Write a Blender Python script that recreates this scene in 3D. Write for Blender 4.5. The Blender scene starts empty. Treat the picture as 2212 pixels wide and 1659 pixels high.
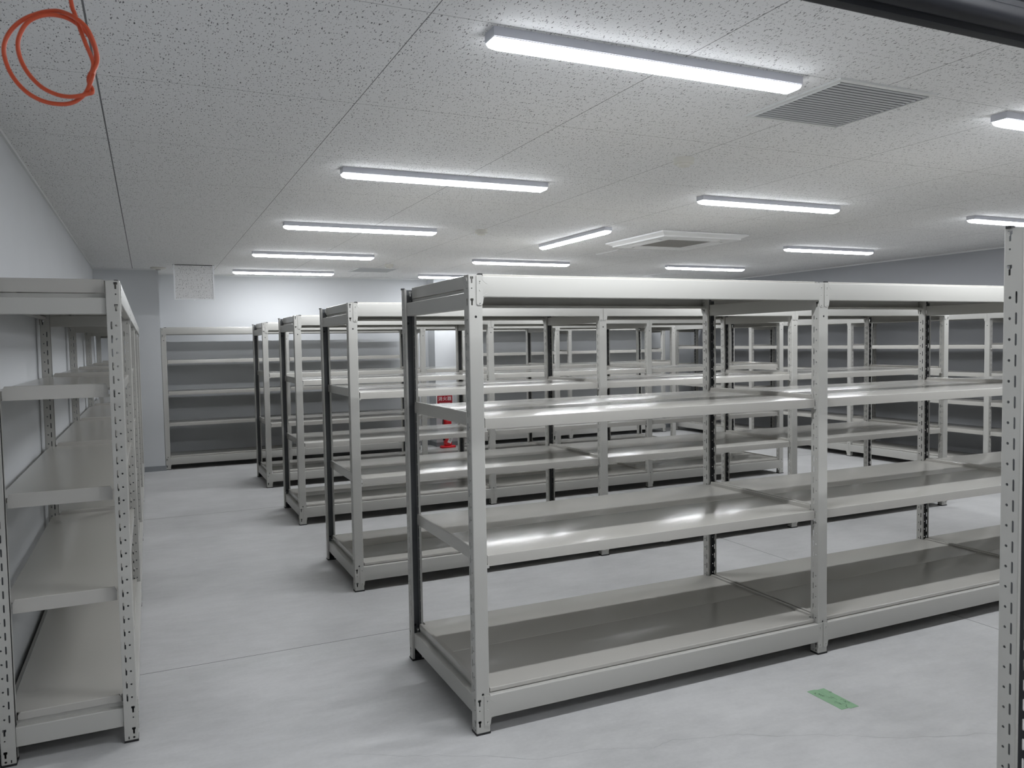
import bpy, math, random
from mathutils import Vector, Matrix
from mathutils.geometry import tessellate_polygon
random.seed(7)
COL = bpy.context.scene.collection
PI = math.pi

# ------------------------------------------------------------------ measures
HC = 1.4838; ZC = 2.4408          # eye height, ceiling height
H = 1.737; W = 1.7246; PW = 0.0556; PD = 0.047   # rack height, bay pitch, post width / depth
XW0, XW1 = -0.5485, 8.50          # side walls
YW0, YW1 = -3.40, 11.14           # front / back wall

# ------------------------------------------------------------------ materials
def new_mat(name):
    m = bpy.data.materials.new(name); m.use_nodes = True
    nt = m.node_tree
    return m, nt, nt.nodes['Principled BSDF']
def N(nt, t, **kw):
    n = nt.nodes.new(t)
    for k, v in kw.items():
        if k in n.inputs: n.inputs[k].default_value = v
        else: setattr(n, k, v)
    return n
def simple(name, col, rough=.5, spec=.5, metal=0, coat=0, noise=0, nscale=40, bump=0, bscale=200):
    m, nt, b = new_mat(name)
    b.inputs['Base Color'].default_value = (*col, 1); b.inputs['Roughness'].default_value = rough
    b.inputs['Specular IOR Level'].default_value = spec; b.inputs['Metallic'].default_value = metal
    b.inputs['Coat Weight'].default_value = coat; b.inputs['Coat Roughness'].default_value = .1
    tc = N(nt, 'ShaderNodeTexCoord')
    n = N(nt, 'ShaderNodeTexNoise'); n.inputs['Scale'].default_value = nscale; n.inputs['Detail'].default_value = 3
    nt.links.new(tc.outputs['Object'], n.inputs['Vector'])
    mx = N(nt, 'ShaderNodeMix', data_type='RGBA', blend_type='MULTIPLY'); mx.inputs['Factor'].default_value = noise
    mx.inputs['A'].default_value = (*col, 1)
    nt.links.new(n.outputs['Fac'], mx.inputs['B']); nt.links.new(mx.outputs['Result'], b.inputs['Base Color'])
    if bump:
        n2 = N(nt, 'ShaderNodeTexNoise'); n2.inputs['Scale'].default_value = bscale; n2.inputs['Detail'].default_value = 2
        nt.links.new(tc.outputs['Object'], n2.inputs['Vector'])
        bp = N(nt, 'ShaderNodeBump'); bp.inputs['Strength'].default_value = bump; bp.inputs['Distance'].default_value = .001
        nt.links.new(n2.outputs['Fac'], bp.inputs['Height']); nt.links.new(bp.outputs['Normal'], b.inputs['Normal'])
    return m

PAINT = simple('ivory_paint', (.435, .430, .405), .34, .5, bump=.05, bscale=500)
DECK = simple('glossy_ivory_paint', (.425, .413, .383), .20, .62, coat=.10, bump=.0)
INNER = simple('dark_channel_inside', (.11, .115, .12), .45)
BLACK = simple('black_plastic', (.012, .012, .013), .5)
RUBBER = simple('black_rubber', (.008, .008, .009), .6)
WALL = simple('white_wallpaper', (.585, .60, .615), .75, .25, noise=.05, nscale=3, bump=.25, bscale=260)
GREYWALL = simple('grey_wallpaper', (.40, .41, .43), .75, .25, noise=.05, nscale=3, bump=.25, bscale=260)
TRIM = simple('white_trim', (.66, .67, .67), .45)
BASEB = simple('grey_baseboard', (.27, .285, .30), .5, noise=.1)
HOUSING = simple('lamp_housing', (.56, .57, .62), .4)
WHITEP = simple('white_plastic', (.66, .67, .66), .4)
DETECT = simple('cream_plastic', (.64, .63, .58), .4)
ACW = simple('white_ac_plastic', (.84, .845, .84), .35)
GREYP = simple('grey_grille', (.36, .35, .33), .5)
VENTBACK = simple('dim_vent_cavity', (.09, .095, .11), .7)
SLAT = simple('vent_slats', (.42, .435, .45), .4)
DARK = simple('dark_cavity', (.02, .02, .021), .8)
ALU = simple('white_aluminium', (.85, .86, .88), .3)
ORANGE = simple('orange_cable', (.60, .085, .028), .38, noise=.2, nscale=60)
RAIL = simple('black_rail', (.005, .006, .010), .45, .3)
RED = simple('red_paint', (.62, .012, .02), .25, .5, coat=.4)
REDSIGN = simple('red_sign', (.36, .008, .02), .4)
WHITEPAPER = simple('white_paper', (.78, .78, .78), .6)
BRASS = simple('metal_valve', (.5, .5, .5), .35, metal=1)
GREEN = simple('green_tape', (.25, .42, .26), .6, noise=.25, nscale=30)
INK = simple('pen_ink', (.05, .10, .06), .6)
DARKINK = simple('dark_ink', (.03, .03, .03), .6)

def emis(name, col, s):
    m, nt, b = new_mat(name)
    b.inputs['Base Color'].default_value = (.9, .9, .9, 1)
    b.inputs['Emission Color'].default_value = (*col, 1); b.inputs['Emission Strength'].default_value = s
    b.inputs['Roughness'].default_value = .3
    return m
GLOW = emis('lit_diffuser', (.94, .965, 1.0), 62.0)
GLOWSIDE = emis('lit_diffuser_side', (.92, .95, 1.0), 5.5)

def math_n(nt, op, a=None, b=None, c=None):
    n = nt.nodes.new('ShaderNodeMath'); n.operation = op
    for i, v in enumerate((a, b, c)):
        if v is None: continue
        if isinstance(v, (int, float)): n.inputs[i].default_value = v
        else: nt.links.new(v, n.inputs[i])
    return n.outputs[0]

def ceiling_mat(name, seams=True, vertical=False):
    m, nt, b = new_mat(name)
    tc = N(nt, 'ShaderNodeTexCoord'); sep = N(nt, 'ShaderNodeSeparateXYZ')
    nt.links.new(tc.outputs['Object'], sep.inputs[0])
    X = sep.outputs['X']; Y = sep.outputs['Z'] if vertical else sep.outputs['Y']
    base = (.77, .77, .77, 1)
    # directional fissures (voronoi in stretched, noise-warped space) and pin holes
    cmb = N(nt, 'ShaderNodeCombineXYZ')
    nt.links.new(X, cmb.inputs[0]); nt.links.new(Y, cmb.inputs[1])
    nz = N(nt, 'ShaderNodeTexNoise'); nz.inputs['Scale'].default_value = 85; nz.inputs['Detail'].default_value = 1
    nt.links.new(cmb.outputs[0], nz.inputs['Vector'])
    sub = N(nt, 'ShaderNodeVectorMath', operation='SUBTRACT'); sub.inputs[1].default_value = (.5, .5, .5)
    nt.links.new(nz.outputs['Color'], sub.inputs[0])
    sc = N(nt, 'ShaderNodeVectorMath', operation='MULTIPLY'); sc.inputs[1].default_value = (.012, .010, 0)
    nt.links.new(sub.outputs[0], sc.inputs[0])
    add = N(nt, 'ShaderNodeVectorMath', operation='ADD')
    nt.links.new(cmb.outputs[0], add.inputs[0]); nt.links.new(sc.outputs[0], add.inputs[1])
    masks = []
    for (sx, sy, off, thr, lo) in ((120, 24, 0, .135, .38), (130, 40, 3.7, .12, .42), (85, 72, 9.1, .075, .40)):
        mp = N(nt, 'ShaderNodeMapping'); mp.inputs['Scale'].default_value = (sx, sy, 1); mp.inputs['Location'].default_value = (off, off * .7, 0)
        nt.links.new(add.outputs[0], mp.inputs['Vector'])
        v = N(nt, 'ShaderNodeTexVoronoi', voronoi_dimensions='2D'); v.inputs['Scale'].default_value = 1; v.inputs['Randomness'].default_value = 1
        nt.links.new(mp.outputs[0], v.inputs['Vector'])
        s2 = N(nt, 'ShaderNodeSeparateColor'); nt.links.new(v.outputs['Color'], s2.inputs[0])
        r = math_n(nt, 'MULTIPLY', s2.outputs[0], thr * 1.5)
        g = math_n(nt, 'GREATER_THAN', s2.outputs[1], lo)
        r = math_n(nt, 'MULTIPLY', r, g)
        masks.append(math_n(nt, 'LESS_THAN', v.outputs['Distance'], r))
    mk = math_n(nt, 'MAXIMUM', math_n(nt, 'MAXIMUM', masks[0], masks[1]), masks[2])
    mx = N(nt, 'ShaderNodeMix', data_type='RGBA'); mx.inputs['A'].default_value = base; mx.inputs['B'].default_value = (.13, .13, .135, 1)
    nt.links.new(mk, mx.inputs['Factor'])
    out = mx.outputs['Result']
    if seams:
        def seam(co, start, pitch, hw):
            t = math_n(nt, 'DIVIDE', math_n(nt, 'SUBTRACT', co, start), pitch)
            f = math_n(nt, 'FRACT', math_n(nt, 'ADD', t, 200.5))
            d = math_n(nt, 'ABSOLUTE', math_n(nt, 'SUBTRACT', f, .5))
            return math_n(nt, 'LESS_THAN', d, hw / pitch)
        s1 = seam(X, -.1275, .91, .0016); s2_ = seam(Y, 2.224, .929, .0010)
        wide = math_n(nt, 'LESS_THAN', math_n(nt, 'ABSOLUTE', math_n(nt, 'ADD', X, .1275)), .003)
        s = math_n(nt, 'MAXIMUM', math_n(nt, 'MAXIMUM', s1, s2_), wide)
        m2 = N(nt, 'ShaderNodeMix', data_type='RGBA'); m2.inputs['B'].default_value = (.16, .16, .165, 1)
        nt.links.new(s, m2.inputs['Factor']); nt.links.new(out, m2.inputs['A']); out = m2.outputs['Result']
    nt.links.new(out, b.inputs['Base Color'])
    b.inputs['Roughness'].default_value = .8; b.inputs['Specular IOR Level'].default_value = .25
    return m
CEIL = ceiling_mat('fissured_ceiling_tile')
TILEV = ceiling_mat('fissured_tile_panel', seams=False, vertical=True)
TILEH = ceiling_mat('fissured_tile_hatch', seams=False)

def floor_mat():
    m, nt, b = new_mat('sealed_concrete')
    tc = N(nt, 'ShaderNodeTexCoord')
    def noise(scale, det, rough=.55, stretch=None):
        n = N(nt, 'ShaderNodeTexNoise'); n.inputs['Scale'].default_value = scale; n.inputs['Detail'].default_value = det; n.inputs['Roughness'].default_value = rough
        src = tc.outputs['Object']
        if stretch:
            mp = N(nt, 'ShaderNodeMapping'); mp.inputs['Scale'].default_value = stretch; mp.inputs['Rotation'].default_value = (0, 0, .35)
            nt.links.new(src, mp.inputs['Vector']); src = mp.outputs[0]
        nt.links.new(src, n.inputs['Vector']); return n.outputs['Fac']
    a = noise(1.6, 5); c = noise(7, 6, .65, (1, 2.6, 1)); d = noise(60, 3)
    mix = math_n(nt, 'ADD', math_n(nt, 'MULTIPLY', a, .55), math_n(nt, 'ADD', math_n(nt, 'MULTIPLY', c, .33), math_n(nt, 'MULTIPLY', d, .12)))
    cr = N(nt, 'ShaderNodeValToRGB'); e = cr.color_ramp.elements
    e[0].position = .34; e[0].color = (.395, .396, .395, 1); e[1].position = .60; e[1].color = (.53, .53, .53, 1)
    nt.links.new(mix, cr.inputs[0]); nt.links.new(cr.outputs[0], b.inputs['Base Color'])
    r = math_n(nt, 'ADD', math_n(nt, 'MULTIPLY', c, .25), .34)
    nt.links.new(r, b.inputs['Roughness']); b.inputs['Specular IOR Level'].default_value = .4
    bp = N(nt, 'ShaderNodeBump'); bp.inputs['Strength'].default_value = .12; bp.inputs['Distance'].default_value = .002
    nt.links.new(c, bp.inputs['Height']); nt.links.new(bp.outputs['Normal'], b.inputs['Normal'])
    return m
FLOOR = floor_mat()
JOINT = simple('floor_joint', (.10, .10, .10), .8)
CRACK = simple('hairline_crack', (.25, .25, .25), .8)
STAIN = simple('rust_stain', (.34, .29, .27), .5, noise=.3, nscale=20)

# ------------------------------------------------------------------ mesh helpers
class MB:
    def __init__(s): s.v = []; s.f = []
    def add(s, vs, fs):
        o = len(s.v); s.v += [tuple(p) for p in vs]; s.f += [tuple(i + o for i in f) for f in fs]; return s
    def box(s, x0, x1, y0, y1, z0, z1):
        return s.add([(x, y, z) for x in (x0, x1) for y in (y0, y1) for z in (z0, z1)],
            [(0, 1, 3, 2), (4, 6, 7, 5), (0, 4, 5, 1), (2, 3, 7, 6), (0, 2, 6, 4), (1, 5, 7, 3)])
    def prism(s, pts, a, b, axis='x'):
        """closed polygon pts (u,v) swept from a to b along axis; x: (u,v)=(y,z); y: (x,z); z: (x,y)"""
        n = len(pts)
        def P(u, v, t): return {'x': (t, u, v), 'y': (u, t, v), 'z': (u, v, t)}[axis]
        vs = [P(u, v, a) for u, v in pts] + [P(u, v, b) for u, v in pts]
        fs = [(i, (i + 1) % n, n + (i + 1) % n, n + i) for i in range(n)]
        tr = tessellate_polygon([[Vector((u, v, 0)) for u, v in pts]])
        fs += [tuple(t) for t in tr] + [tuple(n + i for i in reversed(t)) for t in tr]
        return s.add(vs, fs)
    def sheet(s, pts, a, b, axis='x', t=.0015):
        """open polyline with thickness swept along axis"""
        n = len(pts); off = []
        for i in range(n):
            p = Vector(pts[i]); d = Vector((0, 0))
            if i > 0: d += (p - Vector(pts[i - 1])).normalized()
            if i < n - 1: d += (Vector(pts[i + 1]) - p).normalized()
            d.normalize(); nn = Vector((-d.y, d.x)); off.append(tuple(p + nn * t))
        return s.prism(list(pts) + off[::-1], a, b, axis)
    def cyl(s, c, r, a, b, axis='z', n=16, r2=None):
        r2 = r if r2 is None else r2
        def P(u, v, t): return {'x': (t, c[0] + u, c[1] + v), 'y': (c[0] + u, t, c[1] + v), 'z': (c[0] + u, c[1] + v, t)}[axis]
        vs = []
        for (rr, t) in ((r, a), (r2, b)):
            vs += [P(rr * math.cos(2 * PI * i / n), rr * math.sin(2 * PI * i / n), t) for i in range(n)]
        fs = [(i, (i + 1) % n, n + (i + 1) % n, n + i) for i in range(n)] + [tuple(range(n))[::-1], tuple(range(n, 2 * n))]
        return s.add(vs, fs)
    def lathe(s, prof, c=(0, 0), n=28):
        vs = []; fs = []
        for r, z in prof: vs += [(c[0] + r * math.cos(2 * PI * i / n), c[1] + r * math.sin(2 * PI * i / n), z) for i in range(n)]
        for k in range(len(prof) - 1):
            for i in range(n):
                fs.append((k * n + i, k * n + (i + 1) % n, (k + 1) * n + (i + 1) % n, (k + 1) * n + i))
        fs.append(tuple(range(n))[::-1]); fs.append(tuple((len(prof) - 1) * n + i for i in range(n)))
        return s.add(vs, fs)
    def tube(s, pts, r, n=8):
        pts = [Vector(p) for p in pts]; rings = []
        prev = None
        for i, p in enumerate(pts):
            d = (pts[min(i + 1, len(pts) - 1)] - pts[max(i - 1, 0)]).normalized()
            if prev is None:
                u = d.orthogonal().normalized()
            else:
                u = (prev - d * prev.dot(d)).normalized()
            prev = u; w = d.cross(u)
            rings.append([p + (u * math.cos(2 * PI * k / n) + w * math.sin(2 * PI * k / n)) * r for k in range(n)])
        vs = [q for g in rings for q in g]; fs = []
        for i in range(len(pts) - 1):
            for k in range(n): fs.append((i * n + k, i * n + (k + 1) % n, (i + 1) * n + (k + 1) % n, (i + 1) * n + k))
        fs.append(tuple(range(n))[::-1]); fs.append(tuple((len(pts) - 1) * n + k for k in range(n)))
        return s.add(vs, fs)
    def plate(s, cells, fn, t):
        """cells: list of (u0,u1,v0,v1,hole or None, outer or None); fn(u,v,w)->xyz ; w = 0 and t are the faces"""
        for (u0, u1, v0, v1, hole) in cells:
            outer = [(u0, v0), (u1, v0), (u1, v1), (u0, v1)]
            loops = [outer] + ([hole] if hole else [])
            flat = [p for l in loops for p in l]
            tr = tessellate_polygon([[Vector((u, v, 0)) for u, v in l] for l in loops])
            n = len(flat)
            out = (Vector(fn(u0, v0, 0)) - Vector(fn(u0, v0, t))); fix = []
            for x in tr:
                a, b, c = (Vector(fn(*flat[i], 0)) for i in x)
                cr_ = (b - a).cross(c - a)
                if cr_.length < 1e-12: continue
                fix.append(tuple(x) if cr_.dot(out) > 0 else tuple(reversed(x)))
            tr = fix
            s.add([fn(u, v, 0) for u, v in flat] + [fn(u, v, t) for u, v in flat],
                  [tuple(x) for x in tr] + [tuple(n + i for i in reversed(x)) for x in tr]
                  + ([(4 + i, 4 + (i + 1) % len(hole), n + 4 + (i + 1) % len(hole), n + 4 + i) for i in range(len(hole))] if hole else []))
        return s
    def mesh(s, name, mat, sharp=32, recalc=True):
        me = bpy.data.meshes.new(name); me.from_pydata(s.v, [], s.f)
        me.validate(); me.materials.append(mat)
        import bmesh
        bm = bmesh.new(); bm.from_mesh(me); bmesh.ops.remove_doubles(bm, verts=bm.verts, dist=1e-5)
        if recalc: bmesh.ops.recalc_face_normals(bm, faces=bm.faces)
        bm.to_mesh(me); bm.free()
        me.polygons.foreach_set('use_smooth', [True] * len(me.polygons))
        me.set_sharp_from_angle(angle=math.radians(sharp))
        return me
def obj(name, me, parent=None, loc=(0, 0, 0), rz=0):
    o = bpy.data.objects.new(name, me); COL.objects.link(o)
    o.location = loc; o.rotation_euler = (0, 0, rz)
    if parent: o.parent = parent
    return o
def build(name, mb, mat, parent=None, loc=(0, 0, 0), rz=0, sharp=32): return obj(name, mb.mesh(name, mat, sharp), parent, loc, rz)
def tag(o, label, cat, group=None):
    o['label'] = label; o['category'] = cat
    if group: o['group'] = group
    return o
def empty(name, loc=(0, 0, 0), rz=0):
    o = bpy.data.objects.new(name, None); COL.objects.link(o); o.location = loc; o.rotation_euler = (0, 0, rz)
    o.empty_display_size = .1
    return o
def struct(name, mb, mat, parent=None):
    o = build(name, mb, mat, parent)
    if parent is None: o['kind'] = 'structure'
    return o
def arc(cx, cy, r, a0, a1, n=4): return [(cx + r * math.cos(math.radians(a0 + (a1 - a0) * i / n)), cy + r * math.sin(math.radians(a0 + (a1 - a0) * i / n))) for i in range(n + 1)]

# ------------------------------------------------------------------ rack part meshes
def circ(cu, cv, r, n=8): return [(cu + r * math.cos(2 * PI * i / n + PI / n), cv + r * math.sin(2 * PI * i / n + PI / n)) for i in range(n)]
def slot(cu, cv, w, h): 
    r = w / 2
    return [(cu - r, cv - h / 2 + r), (cu - r * .5, cv - h / 2), (cu + r * .5, cv - h / 2), (cu + r, cv - h / 2 + r),
            (cu + r, cv + h / 2 - r), (cu + r * .5, cv + h / 2), (cu - r * .5, cv + h / 2), (cu - r, cv + h / 2 - r)]
def tee(cu, top): return [(cu - .003, top - .025), (cu + .003, top - .025), (cu + .0032, top - .010), (cu + .0062, top - .008), (cu + .0062, top), (cu - .0062, top), (cu - .0062, top - .008), (cu - .0032, top - .010)]
TEES = (.137, .055, 1.731, 1.650)     # tops of the T slots
DOTS = (.094, 1.687)
def post_mesh():
    mb = MB(); T = .0022; R = .004; z0 = .006
    # web (y = 0 plane, outer face), two columns of T slots, round hole mid width
    xm = PW / 2; c1, c2 = .0135, PW - .0135
    cells = []
    lo = R; hi = PW - R
    def bands(events):   # events: list of (za, zb, kind)
        z = z0; out = []
        for za, zb, k in events:
            if za > z + 1e-6: out.append((z, za, None))
            out.append((za, zb, k)); z = zb
        if z < H - 1e-6: out.append((z, H, None))
        return out
    ev = [(.027, .058, ('t', .055)), (.086, .102, ('d', .094)), (.109, .140, ('t', .137)), (.147, .163, ('h', .155)),
          (1.574, 1.590, ('h', 1.5824)), (1.622, 1.653, ('t', 1.650)), (1.679, 1.695, ('d', 1.687)), (1.703, 1.734, ('t', 1.731))]
    for za, zb, k in bands(ev):
        if k is None: cells.append((lo, hi, za, zb, None))
        elif k[0] == 'h': cells.append((lo, hi, za, zb, circ(xm, k[1], .0050, 12)))
        else:
            for c, a, b in ((c1, lo, xm), (c2, xm, hi)):
                cells.append((a, b, za, zb, tee(c, k[1]) if k[0] == 't' else circ(c, k[1], .0026)))
    mb.plate(cells, lambda u, v, w: (u, w, v), T)
    # flanges with slots near the inner edge and dots near the web
    ud, us = .0165, .0320; um = .0245; ulo, uhi = R, PD - .001
    cells = []
    ev = [(.018, .040, ('foot',)), (.0405, .058, None), (.086, .102, None)]
    seq = [('foot', .016, .034), ('t', .027 + .008, .058), ]
    items = [(.0275, .0585, 't', .055), (.086, .102, 'd', .094), (.1085, .1395, 't', .137)]
    zk = [.172 + .05 * k for k in range(29)]
    for z in zk: items.append((z - .0165, z + .0165, 's', z))
    items += [(1.622, 1.653, 't', 1.650), (1.679, 1.695, 'd', 1.687), (1.703, 1.734, 't', 1.731)]
    items.insert(0, (.0075, .0270, 'f', .017))
    items.sort()
    z = z0
    for za, zb, k, c in items:
        if za > z + 1e-6: cells.append((ulo, uhi, z, za, None))
        if k == 's':
            cells.append((ulo, um, za, zb, circ(ud, c, .0037))); cells.append((um, uhi, za, zb, slot(us, c, .0055, .029)))
        elif k == 't': cells.append((ulo, um, za, zb, tee(.0145, c))); cells.append((um, uhi, za, zb, None))
        elif k == 'd': cells.append((ulo, um, za, zb, circ(.0145, c, .0028))); cells.append((um, uhi, za, zb, None))
        else: cells.append((ulo, um, za, zb, circ(.0145, c, .0045))); cells.append((um, uhi, za, zb, slot(us, c, .004, .012)))
        z = zb
    if z < H: cells.append((ulo, uhi, z, H, None))
    mb.plate(cells, lambda u, v, w: (w, u, v), T)
    mb.plate(cells, lambda u, v, w: (PW - w, u, v), T)
    # rounded folds and inward lips
    mb.sheet([(R + (0 - R) * math.cos(a), R - R * math.sin(a)) for a in (0, PI / 6, PI / 3, PI / 2)][::-1], z0, H, 'z', t=-T)
    mb.sheet([(PW - R + R * math.cos(a), R - R * math.sin(a)) for a in (0, PI / 6, PI / 3, PI / 2)], z0, H, 'z', t=-T)
    mb.box(.0005, .0105, PD - T, PD, z0, H); mb.box(PW - .0105, PW - .0005, PD - T, PD, z0, H)
    me = mb.mesh('post', PAINT, sharp=0, recalc=False)
    me.materials.append(INNER)      # inner faces of the folded channel get a darker, faintly bluish colour
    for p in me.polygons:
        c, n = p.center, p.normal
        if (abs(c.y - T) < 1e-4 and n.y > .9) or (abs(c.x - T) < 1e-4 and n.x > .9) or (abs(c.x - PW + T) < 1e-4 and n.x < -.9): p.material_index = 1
    return me
POST = post_mesh()
def foot_mesh():
    mb = MB(); mb.box(-.0012, PW + .0012, -.0012, PD + .0012, 0, .008); mb.box(.003, PW - .003, .003, PD - .003, .006, .032)
    return mb.mesh('foot_cap', RUBBER)
FOOT = foot_mesh()
def plug_mesh():
    mb = MB(); mb.box(PW - .011, PW + .004, .006, .020, H - .001, H + .006); mb.box(PW - .016, PW - .009, .006, .016, H - .001, H + .003)
    return mb.mesh('top_plug', BLACK)
PLUG = plug_mesh()
HPLUG = MB().cyl((PW / 2, 0), .0062, .0023, .0045, 'y', 12).mesh('hole_plug', BLACK)

_cache = {}
def beam_mesh(L, h):
    """long beam, front face at y=0, length L from x=0, top z=0, C open to +y"""
    k = ('b', round(L, 4), h)
    if k not in _cache:
        mb = MB(); r = .004
        pts = [(.034, -h + .012), (.034, -h + .001)] + [(r + 0, -h)] + arc(r, -h + r, r, 270, 180)[1:] + arc(r, -r, r, 180, 90) + [(.034, 0), (.034, -.010)]
        mb.sheet(pts, 0, L, 'x', t=-.002)
        _cache[k] = mb.mesh('long_beam', PAINT, sharp=12)
    return _cache[k]
def bracket_mesh(h, side):
    """hooked end plate; side=+1 plate lies left of beam start (x from -.0266 to +.006), beam top at z=-.0, hangs to -(h+.03)"""
    k = ('k', h, side)
    if k not in _cache:
        mb = MB(); b = -(h + .030)
        base = [(-.0266, .000), (-.0266, b + .006), (-.0240, b + .0025), (-.0200, b + .0005), (-.014, b), (-.008, b + .0008), (-.003, b + .004), (-.001, b + .008), (.0015, -h - .005), (.0035, -h - .0012), (.009, -h), (0, -h), (0, 0)]
        base = base[:1] + base[1:]
        pts = [(side * x, z) for x, z in base]
        if side < 0: pts = pts[::-1]
        top = .003
        # plate cut into three bands with small holes: solid outline plus inserts
        n = len(pts); P0 = Vector
        holes = [circ(side * -.013, z, .0026, 8) for z in (-.021, -.102)]
        loops = [pts] + holes
        flat = [p for l in loops for p in l]; m = len(flat)
        tr = tessellate_polygon([[Vector((u, v, 0)) for u, v in l] for l in loops])
        fs = [tuple(t) for t in tr] + [tuple(m + i for i in reversed(t)) for t in tr]
        o = 0
        for l in loops:
            fs += [(o + i, o + (i + 1) % len(l), m + o + (i + 1) % len(l), m + o + i) for i in range(len(l))]; o += len(l)
        mb.add([(u, -.0026, v) for u, v in flat] + [(u, -.0002, v) for u, v in flat], fs)
        for z, rr in ((-.0265, .0024), (-.054, .0028), (-.1060, .0024)):    # pressed tab and rivet
            mb.lathe([(rr, 0), (rr * .9, .0008), (rr * .5, .0016)], (0, 0), 10)
            for i in range(len(mb.v) - 30, len(mb.v)):
                x, y, zz = mb.v[i]; mb.v[i] = (x + side * -.013, -.0026 - zz, y + z)
        # curved embossed ribs running into the beam
        rib1 = [(side * (-.004 + .022 * t), -.0019, -.012 - .016 * math.sin(t * PI / 2) ) for t in [i / 6 for i in range(7)]]
        rib2 = [(side * (-.002 + .020 * t), -.0019, -h + .004 + .010 * math.sin(t * PI / 2)) for t in [i / 6 for i in range(7)]]
        mb.tube(rib1, .0013, 8); mb.tube(rib2, .0012, 8)
        _cache[k] = mb.mesh('bracket', PAINT)
    return _cache[k]
def side_beam_mesh(D, inner, h):
    k = ('s', round(D, 4), inner, h)
    if k not in _cache:
        mb = MB(); y0, y1 = PD + .001, D - PD - .001
        if inner:
            pts = [(.012, -h + .001), (.012, -.002), (.014, 0), (PW - .014, 0), (PW - .012, -.002), (PW - .012, -h + .001)]
            mb.sheet(pts, y0, y1, 'y', t=-.002)
            mb.box(.013, .022, y0, y1, -h, -h + .002); mb.box(PW - .022, PW - .013, y0, y1, -h, -h + .002)
        else:
            pts = [(.040, -h + .010), (.040, -h), (.013, -h), (.0105, -h + .0025), (.0105, -.0025), (.013, 0), (.040, 0), (.040, .016)]
            mb.sheet(pts, y0, y1, 'y', t=-.002)
        _cache[k] = mb.mesh('side_beam', PAINT, sharp=12)
    return _cache[k]
def shelf_mesh(L, D, drop, lip_up, lip_dn, rec=.018, seam=True):
    """x from 0 (left post's left edge) over one bay pitch L; deck top at z=0"""
    k = ('d', round(L, 4), round(D, 4), drop, lip_up, seam)
    if k not in _cache:
        mb = MB(); r = .0035; T = .0016
        xa, xb = PW + .009, L - .009
        def panel(ya, yb, fa, fb):
            p = [(ya + .010, -fa), (ya, -fa)] if fa > .02 else [(ya, -fa)]
            p += arc(ya + r, -r, r, 180, 90); p += arc(yb - r, -r, r, 90, 0); p += [(yb, -fb)]
            if fb > .02: p += [(yb - .010, -fb)]
            mb.sheet(p, xa, xb, 'x', t=-T)
        ym = D / 2
        if seam: panel(rec, ym - .0008, drop, .018); panel(ym + .0008, D - rec, .018, drop)
        else: panel(rec, D - rec, drop, drop)
        # ends reaching in between the posts, with a raised, folded lip
        y0, y1 = PD + .006, D - PD - .006
        for sgn, xe, xo in ((1, xa, PW / 2 + .0065), (-1, xb, L + PW / 2 - .0065)):
            a, b = sorted((xe, xo + sgn * .014)); mb.box(a, b, y0, y1, -T, 0)
            pts = [(xo, -lip_dn), (xo, lip_up - .002), (xo + sgn * .002, lip_up), (xo + sgn * .012, lip_up), (xo + sgn * .014, lip_up - .002), (xo + sgn * .014, -.001)]
            mb.sheet(pts, y0 + .008, y1 - .008, 'y', t=-.0014 * sgn)
            mb.prism([(a_, b_) for a_, b_ in [(y0, -.001), (y0 + .008, lip_up), (y0 + .008, -.001)]], *sorted((xo, xo + sgn * .014)), 'x')
            mb.prism([(a_, b_) for a_, b_ in [(y1, -.001), (y1 - .008, -.001), (y1 - .008, lip_up)]], *sorted((xo, xo + sgn * .014)), 'x')
            for ya_, yb_ in ((y0, y0 + .008), (y1 - .008, y1)): mb.box(*sorted((xo, xo + sgn * .0014)), ya_, yb_, -lip_dn, -.001)
        if drop > .02:
            xm = (xa + xb) / 2; mb.box(xm - .018, xm + .018, rec + .004, D - rec - .004, -drop - .004, -T)
        _cache[k] = mb.mesh('shelf', DECK, sharp=12)
    return _cache[k]
def clip_mesh():
    if 'c' not in _cache:
        mb = MB(); mb.box(-.012, .004, -.0030, .006, -.048, -.036); mb.box(-.012, -.009, -.003, .022, -.046, -.012)
        _cache['c'] = mb.mesh('clip', PAINT)
    return _cache['c']

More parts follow.
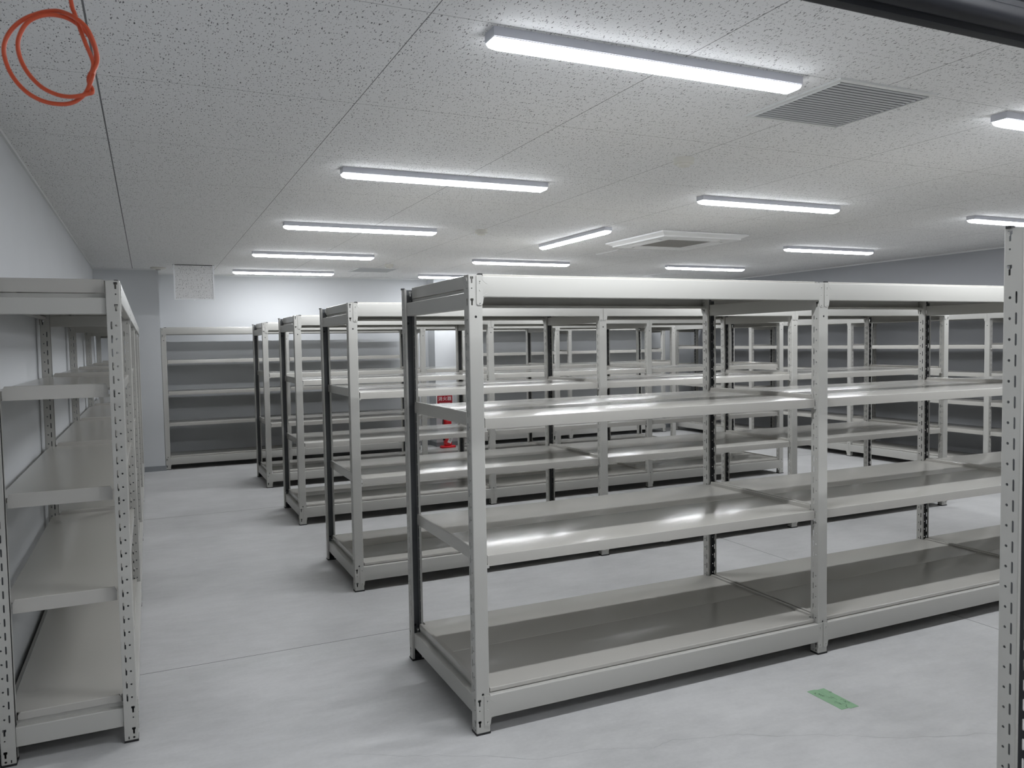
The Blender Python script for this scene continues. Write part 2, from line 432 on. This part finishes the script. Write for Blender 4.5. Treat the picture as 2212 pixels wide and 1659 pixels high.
def make_rack(label, loc, rz, D, pitches, mids, seam, group, clips=True):
    root = empty('shelving_rack', loc, rz); tag(root, label, 'shelving rack', group)
    xs = [0]
    for p in pitches: xs.append(xs[-1] + p)
    for x in xs:
        for back in (0, 1):
            if back: o = obj('post', POST, root, (x + PW, D, 0), PI)
            else: o = obj('post', POST, root, (x, 0, 0))
            f = obj('foot_cap', FOOT, o); f['label'] = 'black rubber foot'
            g = obj('top_plug', PLUG, o); g['label'] = 'black plastic plug'
            for hz_ in (.155, 1.5824): obj('hole_plug', HPLUG, o, (0, 0, hz_))
    for x, p in zip(xs, pitches):
        for back in (0, 1):
            for ztop, h in ((1.733, .078), (.148, .087)):
                L = p - PW - .004
                me = beam_mesh(L, h)
                if back: o = obj('long_beam', me, root, (x + p - .002, D + .0026, ztop), PI)
                else: o = obj('long_beam', me, root, (x + PW + .002, -.0026, ztop))
                obj('bracket', bracket_mesh(h, 1), o, (0, 0.0026, 0)); obj('bracket', bracket_mesh(h, -1), o, (L, .0026, 0))
        for z in mids:
            o = obj('shelf', shelf_mesh(p, D, .042, .017, .034, seam=seam), root, (x, 0, z))
            if clips:
                for cx, m in ((PW + .010, 0), (p - .010, 1)):
                    a = obj('clip', clip_mesh(), o, (cx, .018, 0)); a.scale = (-1 if m else 1, 1, 1)
                    a = obj('clip', clip_mesh(), o, (cx, D - .018, 0)); a.scale = (-1 if m else 1, -1, 1)
        obj('shelf', shelf_mesh(p, D, .0155, .009, .018, seam=seam), root, (x, 0, .167))
        obj('shelf', shelf_mesh(p, D, .0080, .002, .048, seam=seam), root, (x, 0, 1.742))
    for i, x in enumerate(xs):
        inner = 0 < i < len(xs) - 1
        for z, h in ((1.675, .061), (.132, .072)):
            if i == len(xs) - 1: obj('side_beam', side_beam_mesh(D, False, h), root, (x + PW, D, z), PI)
            else: obj('side_beam', side_beam_mesh(D, inner, h), root, (x, 0, z))
    return root

A4 = (1.203, .680)            # shelf heights of the free-standing rows
A5 = (1.342, .957, .574)
A6 = (1.383, 1.087, .782, .478)
D0 = .845; DW = .4435
GR = 'free-standing shelving rows'
make_rack('nearest of the parallel ivory shelving rows, filling the centre foreground', (1.0793, 2.7268, 0), 0, D0, [W] * 3, A4, True, GR)
make_rack('ivory steel shelving row standing directly behind the foreground row', (1.0844, 4.680, 0), 0, D0, [W] * 3, A4, True, GR)
make_rack('ivory steel shelving row, third of the parallel rows from the camera', (1.0975, 6.6614, 0), 0, D0, [W] * 3, A4, True, GR)
make_rack('farthest free-standing ivory shelving row, next to the back wall racks', (1.0939, 8.6124, 0), 0, D0, [W] * 3, A4, True, GR)
make_rack('nearest shelving rack at the right edge, only one perforated grey post showing', (1.877, .405, 0), 0, D0, [W] * 2, A4, True, GR)
make_rack('shallow ivory shelving row running along the left wall', (-.0844, 3.2716, 0), PI / 2, DW, [1.73] * 4, A5, False, 'wall shelving')
make_rack('shallow ivory shelving against the back wall beside the left corner column', (.1547, 10.532, 0), 0, DW, [1.4537, 1.7478], A5, False, 'wall shelving')
make_rack('shallow ivory shelving against the back wall, right of the fire extinguisher', (4.1153, 10.652, 0), 0, DW, [W] * 2, A5, False, 'wall shelving')
make_rack('shallow five-bay ivory shelving running along the grey right wall', (7.9296, 9.0133 + 1.7846 + PW / 2, 0), -PI / 2, DW, [1.7846] * 5, A6, False, 'wall shelving')

# ------------------------------------------------------------------ room shell
fl = struct('floor', MB().box(XW0 - .12, XW1 + .12, YW0 - .12, YW1 + .12, -.12, 0), FLOOR)
for nm, b in (('joint', (XW0, XW1, 3.9385, 3.9415)), ('joint', (XW0, XW1, 7.548, 7.551)), ('joint', (3.8475, 3.8505, YW0, YW1))):
    j = build(nm, MB().box(*b, -.002, .0004), JOINT, fl); j['label'] = 'thin dark saw-cut joint'
# hairline crack (meanders across the near floor)
crack = [(.60, 2.83), (.83, 2.692), (1.02, 2.60), (1.23, 2.47), (1.45, 2.44), (1.62, 2.36), (1.72, 2.37), (1.95, 2.31), (2.042, 2.249), (2.20, 2.18), (2.36, 2.09), (2.52, 2.00), (2.803, 1.888), (3.05, 1.80)]
pts = []
for (a, b), (c, d) in zip(crack[:-1], crack[1:]):
    for i in range(6): pts.append((a + (c - a) * i / 6 + random.uniform(-.006, .006), b + (d - b) * i / 6 + random.uniform(-.009, .009)))
mb = MB()
for i in range(len(pts) - 1):
    a, b = Vector(pts[i]), Vector(pts[i + 1]); n = Vector((-(b - a).y, (b - a).x)).normalized() * .0005
    mb.add([(*(a + n), .0003), (*(a - n), .0003), (*(b - n), .0003), (*(b + n), .0003)], [(0, 1, 2, 3)])
c = build('crack', mb, CRACK, fl); c['label'] = 'fine hairline crack across the floor'

# ceiling with the opening of the hatch that hangs open
hx0, hx1, hy0, hy1 = .305, .735, 9.876, 10.30
mb = MB(); cells = []
xs = [XW0 - .12, hx0, hx1, XW1 + .12]; ys = [YW0 - .12, hy0, hy1, YW1 + .12]
for i in range(3):
    for j in range(3):
        if (i, j) != (1, 1): mb.box(xs[i], xs[i + 1], ys[j], ys[j + 1], ZC, ZC + .02)
ce = struct('ceiling', mb, CEIL)
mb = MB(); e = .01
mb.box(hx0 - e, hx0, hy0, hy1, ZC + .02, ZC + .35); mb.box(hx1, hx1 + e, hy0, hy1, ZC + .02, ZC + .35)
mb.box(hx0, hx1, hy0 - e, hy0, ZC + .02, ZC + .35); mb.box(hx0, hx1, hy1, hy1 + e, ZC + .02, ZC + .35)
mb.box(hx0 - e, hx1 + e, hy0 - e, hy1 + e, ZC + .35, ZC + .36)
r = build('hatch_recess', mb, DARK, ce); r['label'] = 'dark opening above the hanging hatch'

t = .12
struct('wall_left', MB().box(XW0 - t, XW0, YW0 - t, YW1 + t, 0, ZC), WALL)
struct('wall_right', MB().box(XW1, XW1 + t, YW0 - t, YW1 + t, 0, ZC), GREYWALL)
struct('wall_back', MB().box(XW0, XW1, YW1, YW1 + t, 0, ZC), WALL)
struct('wall_front', MB().box(XW0, XW1, YW0 - t, YW0, 0, ZC), WALL)
CX1 = .150; CY = 10.50; PX0, PX1, PY = 3.76, 4.085, 10.85
struct('wall_left_column', MB().box(XW0, CX1, CY, YW1, 0, ZC), WALL)
struct('wall_back_pillar', MB().box(PX0, PX1, PY, YW1, 0, ZC), WALL)
# ceiling trim and baseboards that follow the walls
tr = .018; bb = .009; bh = .062
def run(name, segs, z0, z1, d, mat):
    mb = MB()
    for (x0, x1, y0, y1) in segs: mb.box(x0, x1, y0, y1, z0, z1)
    struct(name, mb, mat)
for nm, z0, z1, d, mat in (('trim', ZC - .016, ZC, .012, TRIM), ('baseboard', 0, bh, bb, BASEB)):
    sfx = (lambda s, i: ('trim_%d' % i) if nm == 'trim' else 'baseboard_' + s)
    run(sfx('left', 1), [(XW0, XW0 + d, YW0 + d, CY - d)], z0, z1, d, mat)
    run(sfx('right', 2), [(XW1 - d, XW1, YW0 + d, YW1 - d)], z0, z1, d, mat)
    run(sfx('front', 3), [(XW0, XW1, YW0, YW0 + d)], z0, z1, d, mat)
    run(sfx('back', 4), [(XW0, CX1 + d, CY - d, CY), (CX1, CX1 + d, CY, YW1), (CX1 + d, PX0 - d, YW1 - d, YW1), (PX0 - d, PX0, PY, YW1), (PX0 - d, PX1 + d, PY - d, PY), (PX1, PX1 + d, PY, YW1), (PX1 + d, XW1, YW1 - d, YW1)], z0, z1, d, mat)

# ------------------------------------------------------------------ ceiling lamps
LL, LW = 1.233, .072
def lamp_proto():
    root = empty('ceiling_lamp')
    mb = MB(); mb.box(0, LL, 0, LW, -.028, 0)
    mb.box(.0015, LL - .0015, .004, LW - .004, -.030, -.027)
    build('housing', mb, HOUSING, root)
    mb = MB(); rings = []
    for k, (ins_y, ins_x, z) in enumerate(((.005, .002, -.030), (.0055, .0035, -.036), (.008, .009, -.043), (.013, .018, -.048), (.019, .028, -.0515), (.026, .034, -.053))):
        rings.append([(ins_x, ins_y, z), (LL - ins_x, ins_y, z), (LL - ins_x, LW - ins_y, z), (ins_x, LW - ins_y, z)])
    vs = [p for g in rings for p in g]; fs = []
    for k in range(len(rings) - 1):
        for i in range(4): fs.append((k * 4 + i, k * 4 + (i + 1) % 4, (k + 1) * 4 + (i + 1) % 4, (k + 1) * 4 + i))
    fs.append(tuple(len(vs) - 4 + i for i in range(4))); fs.append((3, 2, 1, 0))
    mb.add(vs, fs)
    df = build('diffuser', mb, GLOW, root, sharp=20)
    df.data.materials.append(GLOWSIDE)
    for p_ in df.data.polygons:
        if sum(df.data.vertices[i].co.z for i in p_.vertices) / len(p_.vertices) > -.0505: p_.material_index = 1
    return root
lp = lamp_proto(); first = True
lamps = [(.986, 2.240, 0, 'largest lit strip lamp, overhead beside the slatted vent'),
 (.986, 4.275, 0, 'lit strip lamp second from the camera in the left column of lamps'),
 (.986, 6.285, 0, 'lit strip lamp third from the camera in the left column of lamps'),
 (.986, 8.290, 0, 'lit strip lamp fourth from the camera in the left column of lamps'),
 (.986, 10.280, 0, 'lit strip lamp closest to the back wall in the left column of lamps'),
 (3.385, 2.250, 0, 'lit strip lamp cut by the right edge, just right of the slatted vent'),
 (3.385, 4.295, 0, 'lit strip lamp between the round detector and the ceiling air conditioner'),
 (3.585, 5.755, PI / 2, 'only lit strip lamp turned crosswise, left of the ceiling air conditioner'),
 (3.400, 8.390, 0, 'lit strip lamp behind the crosswise lamp, above the foreground rack'),
 (3.406, 10.40, 0, 'small lit strip lamp half hidden behind the foreground rack end'),
 (6.045, 4.267, 0, 'lit strip lamp above the perforated post at the right edge'),
 (6.060, 6.315, 0, 'lit strip lamp nearest the top of the grey right wall'),
 (6.035, 8.360, 0, 'lit strip lamp beyond the ceiling air conditioner, far right'),
 (6.035, 10.36, 0, 'lit strip lamp at the far right corner behind the racks'),
 (.986, .22, 0, 'unseen strip lamp added overhead by the camera to light the foreground, left column'),  # from here on: lamps out of view, added to light the foreground
 (3.385, .22, 0, 'unseen strip lamp added behind the camera to light the foreground, middle column'),
 (6.045, 2.25, 0, 'unseen strip lamp added right of the frame to light the foreground, right column'),
 (6.045, .22, 0, 'unseen strip lamp added behind the camera to light the foreground, right column'),
 (.986, -1.80, 0, 'unseen strip lamp added near the front wall for more foreground light, left column'),  # last row is added too, brightening the near end from behind the camera
 (3.385, -1.80, 0, 'unseen strip lamp added near the front wall for more foreground light, middle column')]
for x, y, rz, lab in lamps:
    if first: r = lp; first = False
    else:
        r = lp.copy(); COL.objects.link(r)
        for ch in lp.children:
            c = ch.copy(); c.parent = r; COL.objects.link(c)
    r.location = (x, y, ZC); r.rotation_euler = (0, 0, rz); tag(r, lab, 'ceiling lamp', 'lit strip lamps on the ceiling')

# ------------------------------------------------------------------ slatted ceiling vents
def vent_proto():
    root = empty('ceiling_vent'); S = .52; fw = .022
    mb = MB()
    prof = lambda a, b, c, d: mb.box(a, b, c, d, -.008, 0)
    prof(0, S, 0, fw); prof(0, S, S - fw, S); prof(0, fw, fw, S - fw); prof(S - fw, S, fw, S - fw)
    mb.box(fw - .002, fw, fw, S - fw, -.013, 0); mb.box(S - fw, S - fw + .002, fw, S - fw, -.013, 0)
    build('frame', mb, WHITEP, root)
    build('backing', MB().box(fw, S - fw, fw, S - fw, -.0015, -.0005), VENTBACK, root)
    mb = MB(); n = 19; y0 = fw + .004; step = (S - 2 * fw - .004) / n
    for i in range(n):
        y = y0 + i * step
        mb.prism([(y, -.0085), (y + .001, -.0078), (y + .0125, -.0098), (y + .0122, -.0108)], fw, S - fw, 'x')
    build('louvre', mb, SLAT, root)
    return root
v = vent_proto(); v.location = (2.357, 2.193, ZC); tag(v, 'large square slatted air vent near the biggest strip lamp', 'air vent', 'slatted ceiling vents')
v2 = v.copy(); COL.objects.link(v2)
for ch in v.children:
    c = ch.copy(); c.parent = v2; COL.objects.link(c)
v2.location = (2.376, 9.67, ZC); tag(v2, 'small distant square air vent near the back wall', 'air vent', 'slatted ceiling vents')

# ------------------------------------------------------------------ ceiling cassette air conditioner
ac = empty('air_conditioner', (4.09, 5.74, ZC - .0005)); tag(ac, 'white square ceiling cassette air conditioner with a grey central grille', 'air conditioner')
S = .95
mb = MB()
o_, i_ = 0, .045
rings = [[(0, 0, -.004), (S, 0, -.004), (S, S, -.004), (0, S, -.004)], [(.002, .002, -.014), (S - .002, .002, -.014), (S - .002, S - .002, -.014), (.002, S - .002, -.014)],
         [(.05, .05, -.036), (S - .05, .05, -.036), (S - .05, S - .05, -.036), (.05, S - .05, -.036)]]
vs = [p for g in rings for p in g]; fs = []
for k in range(2):
    for i in range(4): fs.append((k * 4 + i, k * 4 + (i + 1) % 4, (k + 1) * 4 + (i + 1) % 4, (k + 1) * 4 + i))
fs.append((0, 1, 2, 3)); mb.add(vs, fs); mb.box(.01, S - .01, .01, S - .01, -.004, 0)
g0 = .235
for (a, b, c_, d) in ((.05, S - .05, .05, .10), (.05, S - .05, S - .10, S - .05), (.05, .10, .10, S - .10), (S - .10, S - .05, .10, S - .10),
                      (.165, S - .165, .165, g0), (.165, S - .165, S - g0, S - .165), (.165, g0, g0, S - g0), (S - g0, S - .165, g0, S - g0),
                      (.10, .23, .10, .165), (S - .23, S - .10, .10, .165), (.10, .23, S - .165, S - .10), (S - .23, S - .10, S - .165, S - .10),
                      (.10, .165, .165, .23), (.10, .165, S - .23, S - .165), (S - .165, S - .10, .165, .23), (S - .165, S - .10, S - .23, S - .165)):
    mb.box(a, b, c_, d, -.048, -.034)
build('panel', mb, ACW, ac)
for (a, b, c_, d) in ((.23, S - .23, .10, .165), (.23, S - .23, S - .165, S - .10), (.10, .165, .23, S - .23), (S - .165, S - .10, .23, S - .23)):
    q = build('air_slot', MB().box(a, b, c_, d, -.040, -.0355), DARK, ac); q['label'] = 'dark air outlet slot'
    f = MB()
    if b - a > d - c_: f.prism([(c_ + .012, -.044), (d - .016, -.054), (d - .016, -.056), (c_ + .010, -.047)], a + .008, b - .008, 'x')
    else: f.prism([(a + .012, -.044), (b - .016, -.054), (b - .016, -.056), (a + .010, -.047)], c_ + .008, d - .008, 'y')
    build('flap', f, ACW, q)
mb = MB(); mb.box(g0, S - g0, g0, S - g0, -.042, -.0355)
n = 30
for i in range(n): mb.box(g0 + .004 + i * (S - 2 * g0) / n, g0 + .010 + i * (S - 2 * g0) / n, g0, S - g0, -.046, -.042)
build('grille', mb, GREYP, ac)

# ------------------------------------------------------------------ flush access hatches and the one hanging open
def hatch(x, y, s, lab):
    h = empty('ceiling_hatch', (x, y, ZC)); tag(h, lab, 'ceiling hatch', 'closed ceiling hatches')
    mb = MB(); w = .010
    mb.box(0, s, 0, w, -.004, 0); mb.box(0, s, s - w, s, -.004, 0); mb.box(0, w, w, s - w, -.004, 0); mb.box(s - w, s, w, s - w, -.004, 0)
    build('frame', mb, ALU, h)
    build('gap', MB().box(w, s - w, w, s - w, -.001, -.0002), DARK, h)
    build('tile_panel', MB().box(w + .004, s - w - .004, w + .004, s - w - .004, -.0035, -.0012), TILEH, h)
hatch(4.515, 7.125, .46, 'closed square ceiling hatch just behind the air conditioner')
hatch(6.69, 9.44, .46, 'closed square ceiling hatch under the far right strip lamp')
oh = empty('open_hatch_panel', (.300, 9.868, ZC)); tag(oh, 'white-edged square ceiling hatch hanging open near the back left corner', 'ceiling hatch')
s = .435; d = .400
mb = MB(); w = .016
mb.box(0, s, -.012, .004, -d, -d + w * .75); mb.box(0, w, -.012, .004, -d + w * .75, -.002); mb.box(s - w, s, -.012, .004, -d + w * .75, -.002); mb.box(w, s - w, -.004, .004, -.010, -.002)
build('frame', mb, ALU, oh)
build('tile_panel', MB().box(w, s - w, -.006, .003, -d + w * .75, -.010), TILEV, oh)
hg = build('hinge', MB().cyl((-.003, -.004), .004, -.004, s + .004, 'x', 10), DARK, oh); hg['label'] = 'thin dark hinge line'
build('catch', MB().box(s / 2 - .006, s / 2 + .006, -.010, .002, -d - .006, -d), ALU, oh)

# ------------------------------------------------------------------ detectors
def detector(x, y, lab, k=1.0, flat=False):
    r = empty('smoke_detector', (x, y, ZC)); tag(r, lab, 'smoke detector', 'round ceiling detectors')
    if flat:
        build('base', MB().lathe([(.085, 0), (.085, -.012), (.078, -.020), (.05, -.024)]), DETECT, r)
        build('sensor', MB().lathe([(.030, -.020), (.028, -.030), (.015, -.034)]), GREYP, r)
    else:
        build('base', MB().lathe([(.054 * k, 0), (.054 * k, -.026 * k), (.051 * k, -.029 * k), (.040 * k, -.030 * k)]), DETECT, r)
        build('sensor', MB().lathe([(.036 * k, -.029 * k), (.034 * k, -.040 * k), (.028 * k, -.044 * k), (.010 * k, -.045 * k)]), DETECT, r)
detector(2.608, 3.47, 'nearest round white detector, below the slatted vent')
detector(2.601, 6.25, 'round white detector left of the crosswise strip lamp')
detector(2.650, 9.25, 'small distant round detector in front of the far vent')
detector(.150, 10.28, 'flat round white detector above the back left column', flat=True)

# ------------------------------------------------------------------ fire extinguisher, its stand and its sign
EX, EY = 3.868, 10.69
st = build('extinguisher_stand', MB().lathe([(.112, 0), (.116, .006), (.114, .026), (.100, .034), (.074, .036)], n=36), RED, None, (EX, EY, 0)); tag(st, 'round red stand under the fire extinguisher', 'extinguisher stand')
fe = empty('fire_extinguisher', (EX, EY, .0363)); tag(fe, 'red fire extinguisher with black hose in front of the white pillar', 'fire extinguisher')
build('cylinder', MB().lathe([(.050, 0), (.058, .006), (.060, .02), (.060, .335), (.056, .362), (.042, .385), (.022, .398), (.018, .41)], n=32), RED, fe)
build('valve', MB().lathe([(.017, .408), (.017, .43), (.013, .434), (.013, .452)], n=16), BRASS, fe)
mb = MB(); mb.prism([(-.025, .450), (.075, .462), (.075, .468), (-.025, .458)], -.009, .009, 'y'); mb.prism([(-.015, .432), (.070, .420), (.070, .426), (-.015, .438)], -.009, .009, 'y')
build('lever', mb, BLACK, fe)
hz = [(-.012, -.01, .425), (-.035, -.02, .425), (-.060, -.03, .405), (-.078, -.035, .36), (-.082, -.035, .30), (-.074, -.03, .22), (-.068, -.03, .14)]
h_ = build('hose', MB().tube(hz, .0075, 10), BLACK, fe); h_['label'] = 'black rubber hose'
build('nozzle', MB().cyl((-.067, -.030), .009, .14, .075, 'z', 12, r2=.014), BLACK, fe)
# instruction label round the front and the tilted tag
mb = MB()
n = 14
for i in range(n):
    a0 = -PI / 2 - .85 + 1.7 * i / n; a1 = a0 + 1.7 / n
    mb.add([(.0604 * math.cos(a), .0604 * math.sin(a), z) for a, z in ((a0, .15), (a1, .15), (a1, .30), (a0, .30))], [(0, 1, 2, 3)])
lb = build('label', mb, WHITEPAPER, fe)
mb = MB()
for k, z in enumerate((.285, .268, .255, .24, .225, .205, .19, .175)):
    for i in range(10):
        if (i * 7 + k * 3) % 5 == 0: continue
        a0 = -PI / 2 - .7 + 1.4 * i / 10; a1 = a0 + 1.0 / 10
        mb.add([(.0608 * math.cos(a), .0608 * math.sin(a), zz) for a, zz in ((a0, z), (a1, z), (a1, z + .006), (a0, z + .006))], [(0, 1, 2, 3)])
build('label_print', mb, REDSIGN, lb)
tg = build('tag', MB().box(-.028, .028, -.0008, .0008, -.052, .052), WHITEPAPER, fe, (.018, -.068, .085)); tg.rotation_euler = (.05, .42, .1); tg['label'] = 'tilted white paper tag'
mb = MB()
for z in (.035, .022, .008, -.006, -.02): mb.box(-.018, .014, -.0013, -.0007, z, z + .005)
build('tag_print', mb, DARKINK, tg)

sg = empty('wall_sign', (3.893, PY - .0005, .672)); tag(sg, 'red and white fire extinguisher sign on the pillar above the extinguisher', 'sign')
build('board', MB().box(-.131, .131, -.003, 0, -.095, .095), WHITEPAPER, sg)
build('red_field', MB().box(-.116, .116, -.0038, -.003, -.060, .082), REDSIGN, sg)
def text(s_, size, loc, mat, parent, name, sx=1.0):
    cu = bpy.data.curves.new(name, 'FONT'); cu.body = s_; cu.size = size; cu.align_x = 'CENTER'; cu.align_y = 'CENTER'; cu.extrude = .0004
    cu.materials.append(mat); cu.space_character = sx
    o = bpy.data.objects.new(name, cu); COL.objects.link(o)
    bpy.context.view_layer.update()
    me = bpy.data.meshes.new_from_object(o.evaluated_get(bpy.context.evaluated_depsgraph_get()))
    bpy.data.objects.remove(o)
    o = bpy.data.objects.new(name, me); COL.objects.link(o); o.parent = parent; o.location = loc; o.rotation_euler = (PI / 2, 0, 0)
    return o
text('消火器', .066, (0, -.0045, .018), WHITEPAPER, sg, 'lettering', 1.12)
text('FIRE EXTINGUISHER', .0185, (0, -.0045, -.043), WHITEPAPER, sg, 'small_lettering')
build('print_line', MB().box(-.05, .05, -.0036, -.003, -.083, -.073), REDSIGN, sg)

# ------------------------------------------------------------------ green tape on the floor
ax = lambda p: p
tp = empty('floor_tape', (2.508, 2.362, 0)); tag(tp, 'green masking tape with pen marks stuck on the floor', 'tape')
import math as _m
def px_floor(x, y):
    r = Vector((.90864989, -.41722965, -.01657706)); u = Vector((.03661177, .04006104, .99852626)); f = Vector((.41595067, .90791769, -.05167697))
    d = f + r * (x - 1106) / 1714.053 - u * (y - 829.5) / 1714.053; t_ = -HC / d.z
    return (d.x * t_, d.y * t_)
def tape_poly(pix): return [(a - 2.508, b - 2.362) for a, b in (px_floor(*q) for q in pix)]
L1 = tape_poly([(1743, 1494.4), (1751, 1491.6), (1759.7, 1490.3), (1770, 1490.6), (1834, 1529.2), (1826, 1531.6), (1818, 1533.3)])
L2 = tape_poly([(1764.2, 1490.8), (1779.4, 1487), (1855, 1525.7), (1846, 1528.4), (1837, 1530.4), (1832.8, 1529)])
build('tape_strip', MB().prism(L1, .0002, .0006, 'z'), GREEN, tp); build('tape_strip', MB().prism(L2, .0004, .0009, 'z'), GREEN, tp)
def tpx(a, b): return (1730 + a / 15.8, 1470 + b / 15.8)
strokes = [[(1000, 540), (1100, 590), (1240, 668)], [(925, 607), (1040, 600), (1130, 585)], [(440, 450), (510, 430), (480, 470), (520, 480)], [(580, 470), (640, 450), (620, 500), (690, 480), (680, 530), (760, 510), (740, 550), (820, 530)],
           [(1350, 660), (1400, 640), (1480, 675)], [(1440, 715), (1530, 700), (1500, 750), (1590, 730), (1640, 770), (1680, 760)], [(1140, 735), (1220, 720)], [(1130, 770), (1250, 765), (1300, 790), (1330, 770), (1350, 820), (1400, 815)],
           [(1410, 790), (1530, 810), (1560, 840), (1540, 900), (1600, 940)], [(975, 400), (1010, 380), (1055, 400), (1000, 420), (975, 400)]]
for s_ in strokes:
    mb = MB()
    q = tape_poly([tpx(*p) for p in s_])
    for (a, b) in zip(q[:-1], q[1:]):
        a, b = Vector(a), Vector(b)
        if (b - a).length < 1e-6: continue
        n_ = Vector((-(b - a).y, (b - a).x)).normalized() * .0009
        mb.add([(*(a + n_), .00105), (*(a - n_), .00105), (*(b - n_), .00105), (*(b + n_), .00105)], [(0, 1, 2, 3)])
    pm = build('pen_mark', mb, INK, tp); pm['label'] = 'dark pen mark'

# ------------------------------------------------------------------ orange coil of cable hanging near the camera
def coil_pt(x, y, yy):
    x, y = x / 2.552, y / 2.552
    r = Vector((.90864989, -.41722965, -.01657706)); u = Vector((.03661177, .04006104, .99852626)); f = Vector((.41595067, .90791769, -.05167697))
    d = f + r * (x - 1106) / 1714.053 - u * (y - 829.5) / 1714.053; t_ = yy / d.y
    return Vector((0, 0, HC)) + d * t_
path = [(390, 0, 1.500), (410, 70, 1.498), (438, 150, 1.492), (468, 230, 1.488), (498, 300, 1.490), (514, 350, 1.494), (508, 390, 1.500), (490, 425, 1.508), (492, 460, 1.508), (508, 490, 1.504), (508, 511, 1.500), (480, 518, 1.498), (440, 528, 1.492),
        (380, 533, 1.492), (310, 520, 1.494), (230, 480, 1.496), (160, 410, 1.498), (115, 330, 1.500), (98, 250, 1.500), (112, 185, 1.500), (150, 125, 1.500), (215, 90, 1.500), (290, 82, 1.502), (370, 100, 1.504), (440, 145, 1.504),
        (498, 210, 1.506), (528, 290, 1.506), (524, 350, 1.502), (514, 410, 1.494), (496, 460, 1.492), (480, 500, 1.500), (450, 535, 1.506), (400, 566, 1.506), (330, 574, 1.504), (240, 558, 1.504), (150, 510, 1.504), (75, 430, 1.505), (32, 340, 1.506), (22, 255, 1.506),
        (55, 175, 1.507), (125, 110, 1.508), (215, 73, 1.510), (290, 60, 1.508), (345, 66, 1.500), (415, 98, 1.482), (475, 150, 1.480), (515, 230, 1.482), (536, 310, 1.486), (530, 360, 1.492), (508, 405, 1.486)]
P = [coil_pt(*p) for p in path]
def catmull(P, n=5):
    out = []
    for i in range(len(P) - 1):
        p0, p1, p2, p3 = P[max(i - 1, 0)], P[i], P[i + 1], P[min(i + 2, len(P) - 1)]
        for k in range(n):
            t_ = k / n
            out.append(.5 * ((2 * p1) + (p2 - p0) * t_ + (2 * p0 - 5 * p1 + 4 * p2 - p3) * t_ ** 2 + (3 * p1 - p0 - 3 * p2 + p3) * t_ ** 3))
    out.append(P[-1]); return out
top = [Vector((P[0].x - .03, 1.502, ZC)), Vector((P[0].x - .026, 1.502, ZC - .1)), Vector((P[0].x - .015, 1.501, ZC - .26))]
cb = build('cable_coil', MB().tube(catmull(top + P), .0034, 10), ORANGE, sharp=60); tag(cb, 'orange cable hanging from the ceiling in a loose double loop', 'cable')

# ------------------------------------------------------------------ black overhead rail crossing the upper right corner
rl = empty('overhead_rail', (.86, 1.0, 2.030)); tag(rl, 'glossy black overhead rail crossing the upper right corner near the camera', 'rail')
prof = [(0, .004), (0, .030), (-.006, .034), (-.006, .070), (-.002, .074), (-.002, .092), (-.066, .092), (-.070, .088), (-.070, .060), (-.066, .054), (-.062, .050), (-.062, .040), (-.070, .034), (-.072, .020), (-.068, .010), (-.060, .004), (-.046, .002), (-.040, .010), (-.028, .010), (-.024, .001), (-.018, 0), (-.004, 0)]
build('rail', MB().prism(prof, -.30, 2.9, 'x'), RAIL, rl)
for x in (-.15, 1.45, 2.75): build('hanger', MB().cyl((x, -.035), .006, .09, ZC - 2.030, 'z', 12), RAIL, rl)

# ------------------------------------------------------------------ camera, world, view
cam = bpy.data.cameras.new('camera'); co = bpy.data.objects.new('camera', cam); COL.objects.link(co)
r = Vector((.90864989, -.41722965, -.01657706)); u = Vector((.03661177, .04006104, .99852626)); f = Vector((.41595067, .90791769, -.05167697))
M = Matrix((( r.x, u.x, -f.x, 0), (r.y, u.y, -f.y, 0), (r.z, u.z, -f.z, HC), (0, 0, 0, 1)))
co.matrix_world = M
cam.sensor_fit = 'HORIZONTAL'; cam.sensor_width = 36; cam.lens = 1714.053 / 2212 * 36; cam.clip_start = .05; cam.clip_end = 60
cam.dof.use_dof = True; cam.dof.focus_distance = 4.2; cam.dof.aperture_fstop = 12
sc = bpy.context.scene; sc.camera = co
w = bpy.data.worlds.new('world'); sc.world = w; w.use_nodes = True
w.node_tree.nodes['Background'].inputs[0].default_value = (.6, .65, .7, 1); w.node_tree.nodes['Background'].inputs[1].default_value = .02
sc.view_settings.view_transform = 'Standard'; sc.view_settings.look = 'None'; sc.view_settings.gamma = 1; sc.view_settings.use_curve_mapping = False
sc.view_settings.exposure = 1.47
sc.cycles.max_bounces = 10; sc.cycles.diffuse_bounces = 6; sc.cycles.glossy_bounces = 5
sc.cycles.use_denoising = True
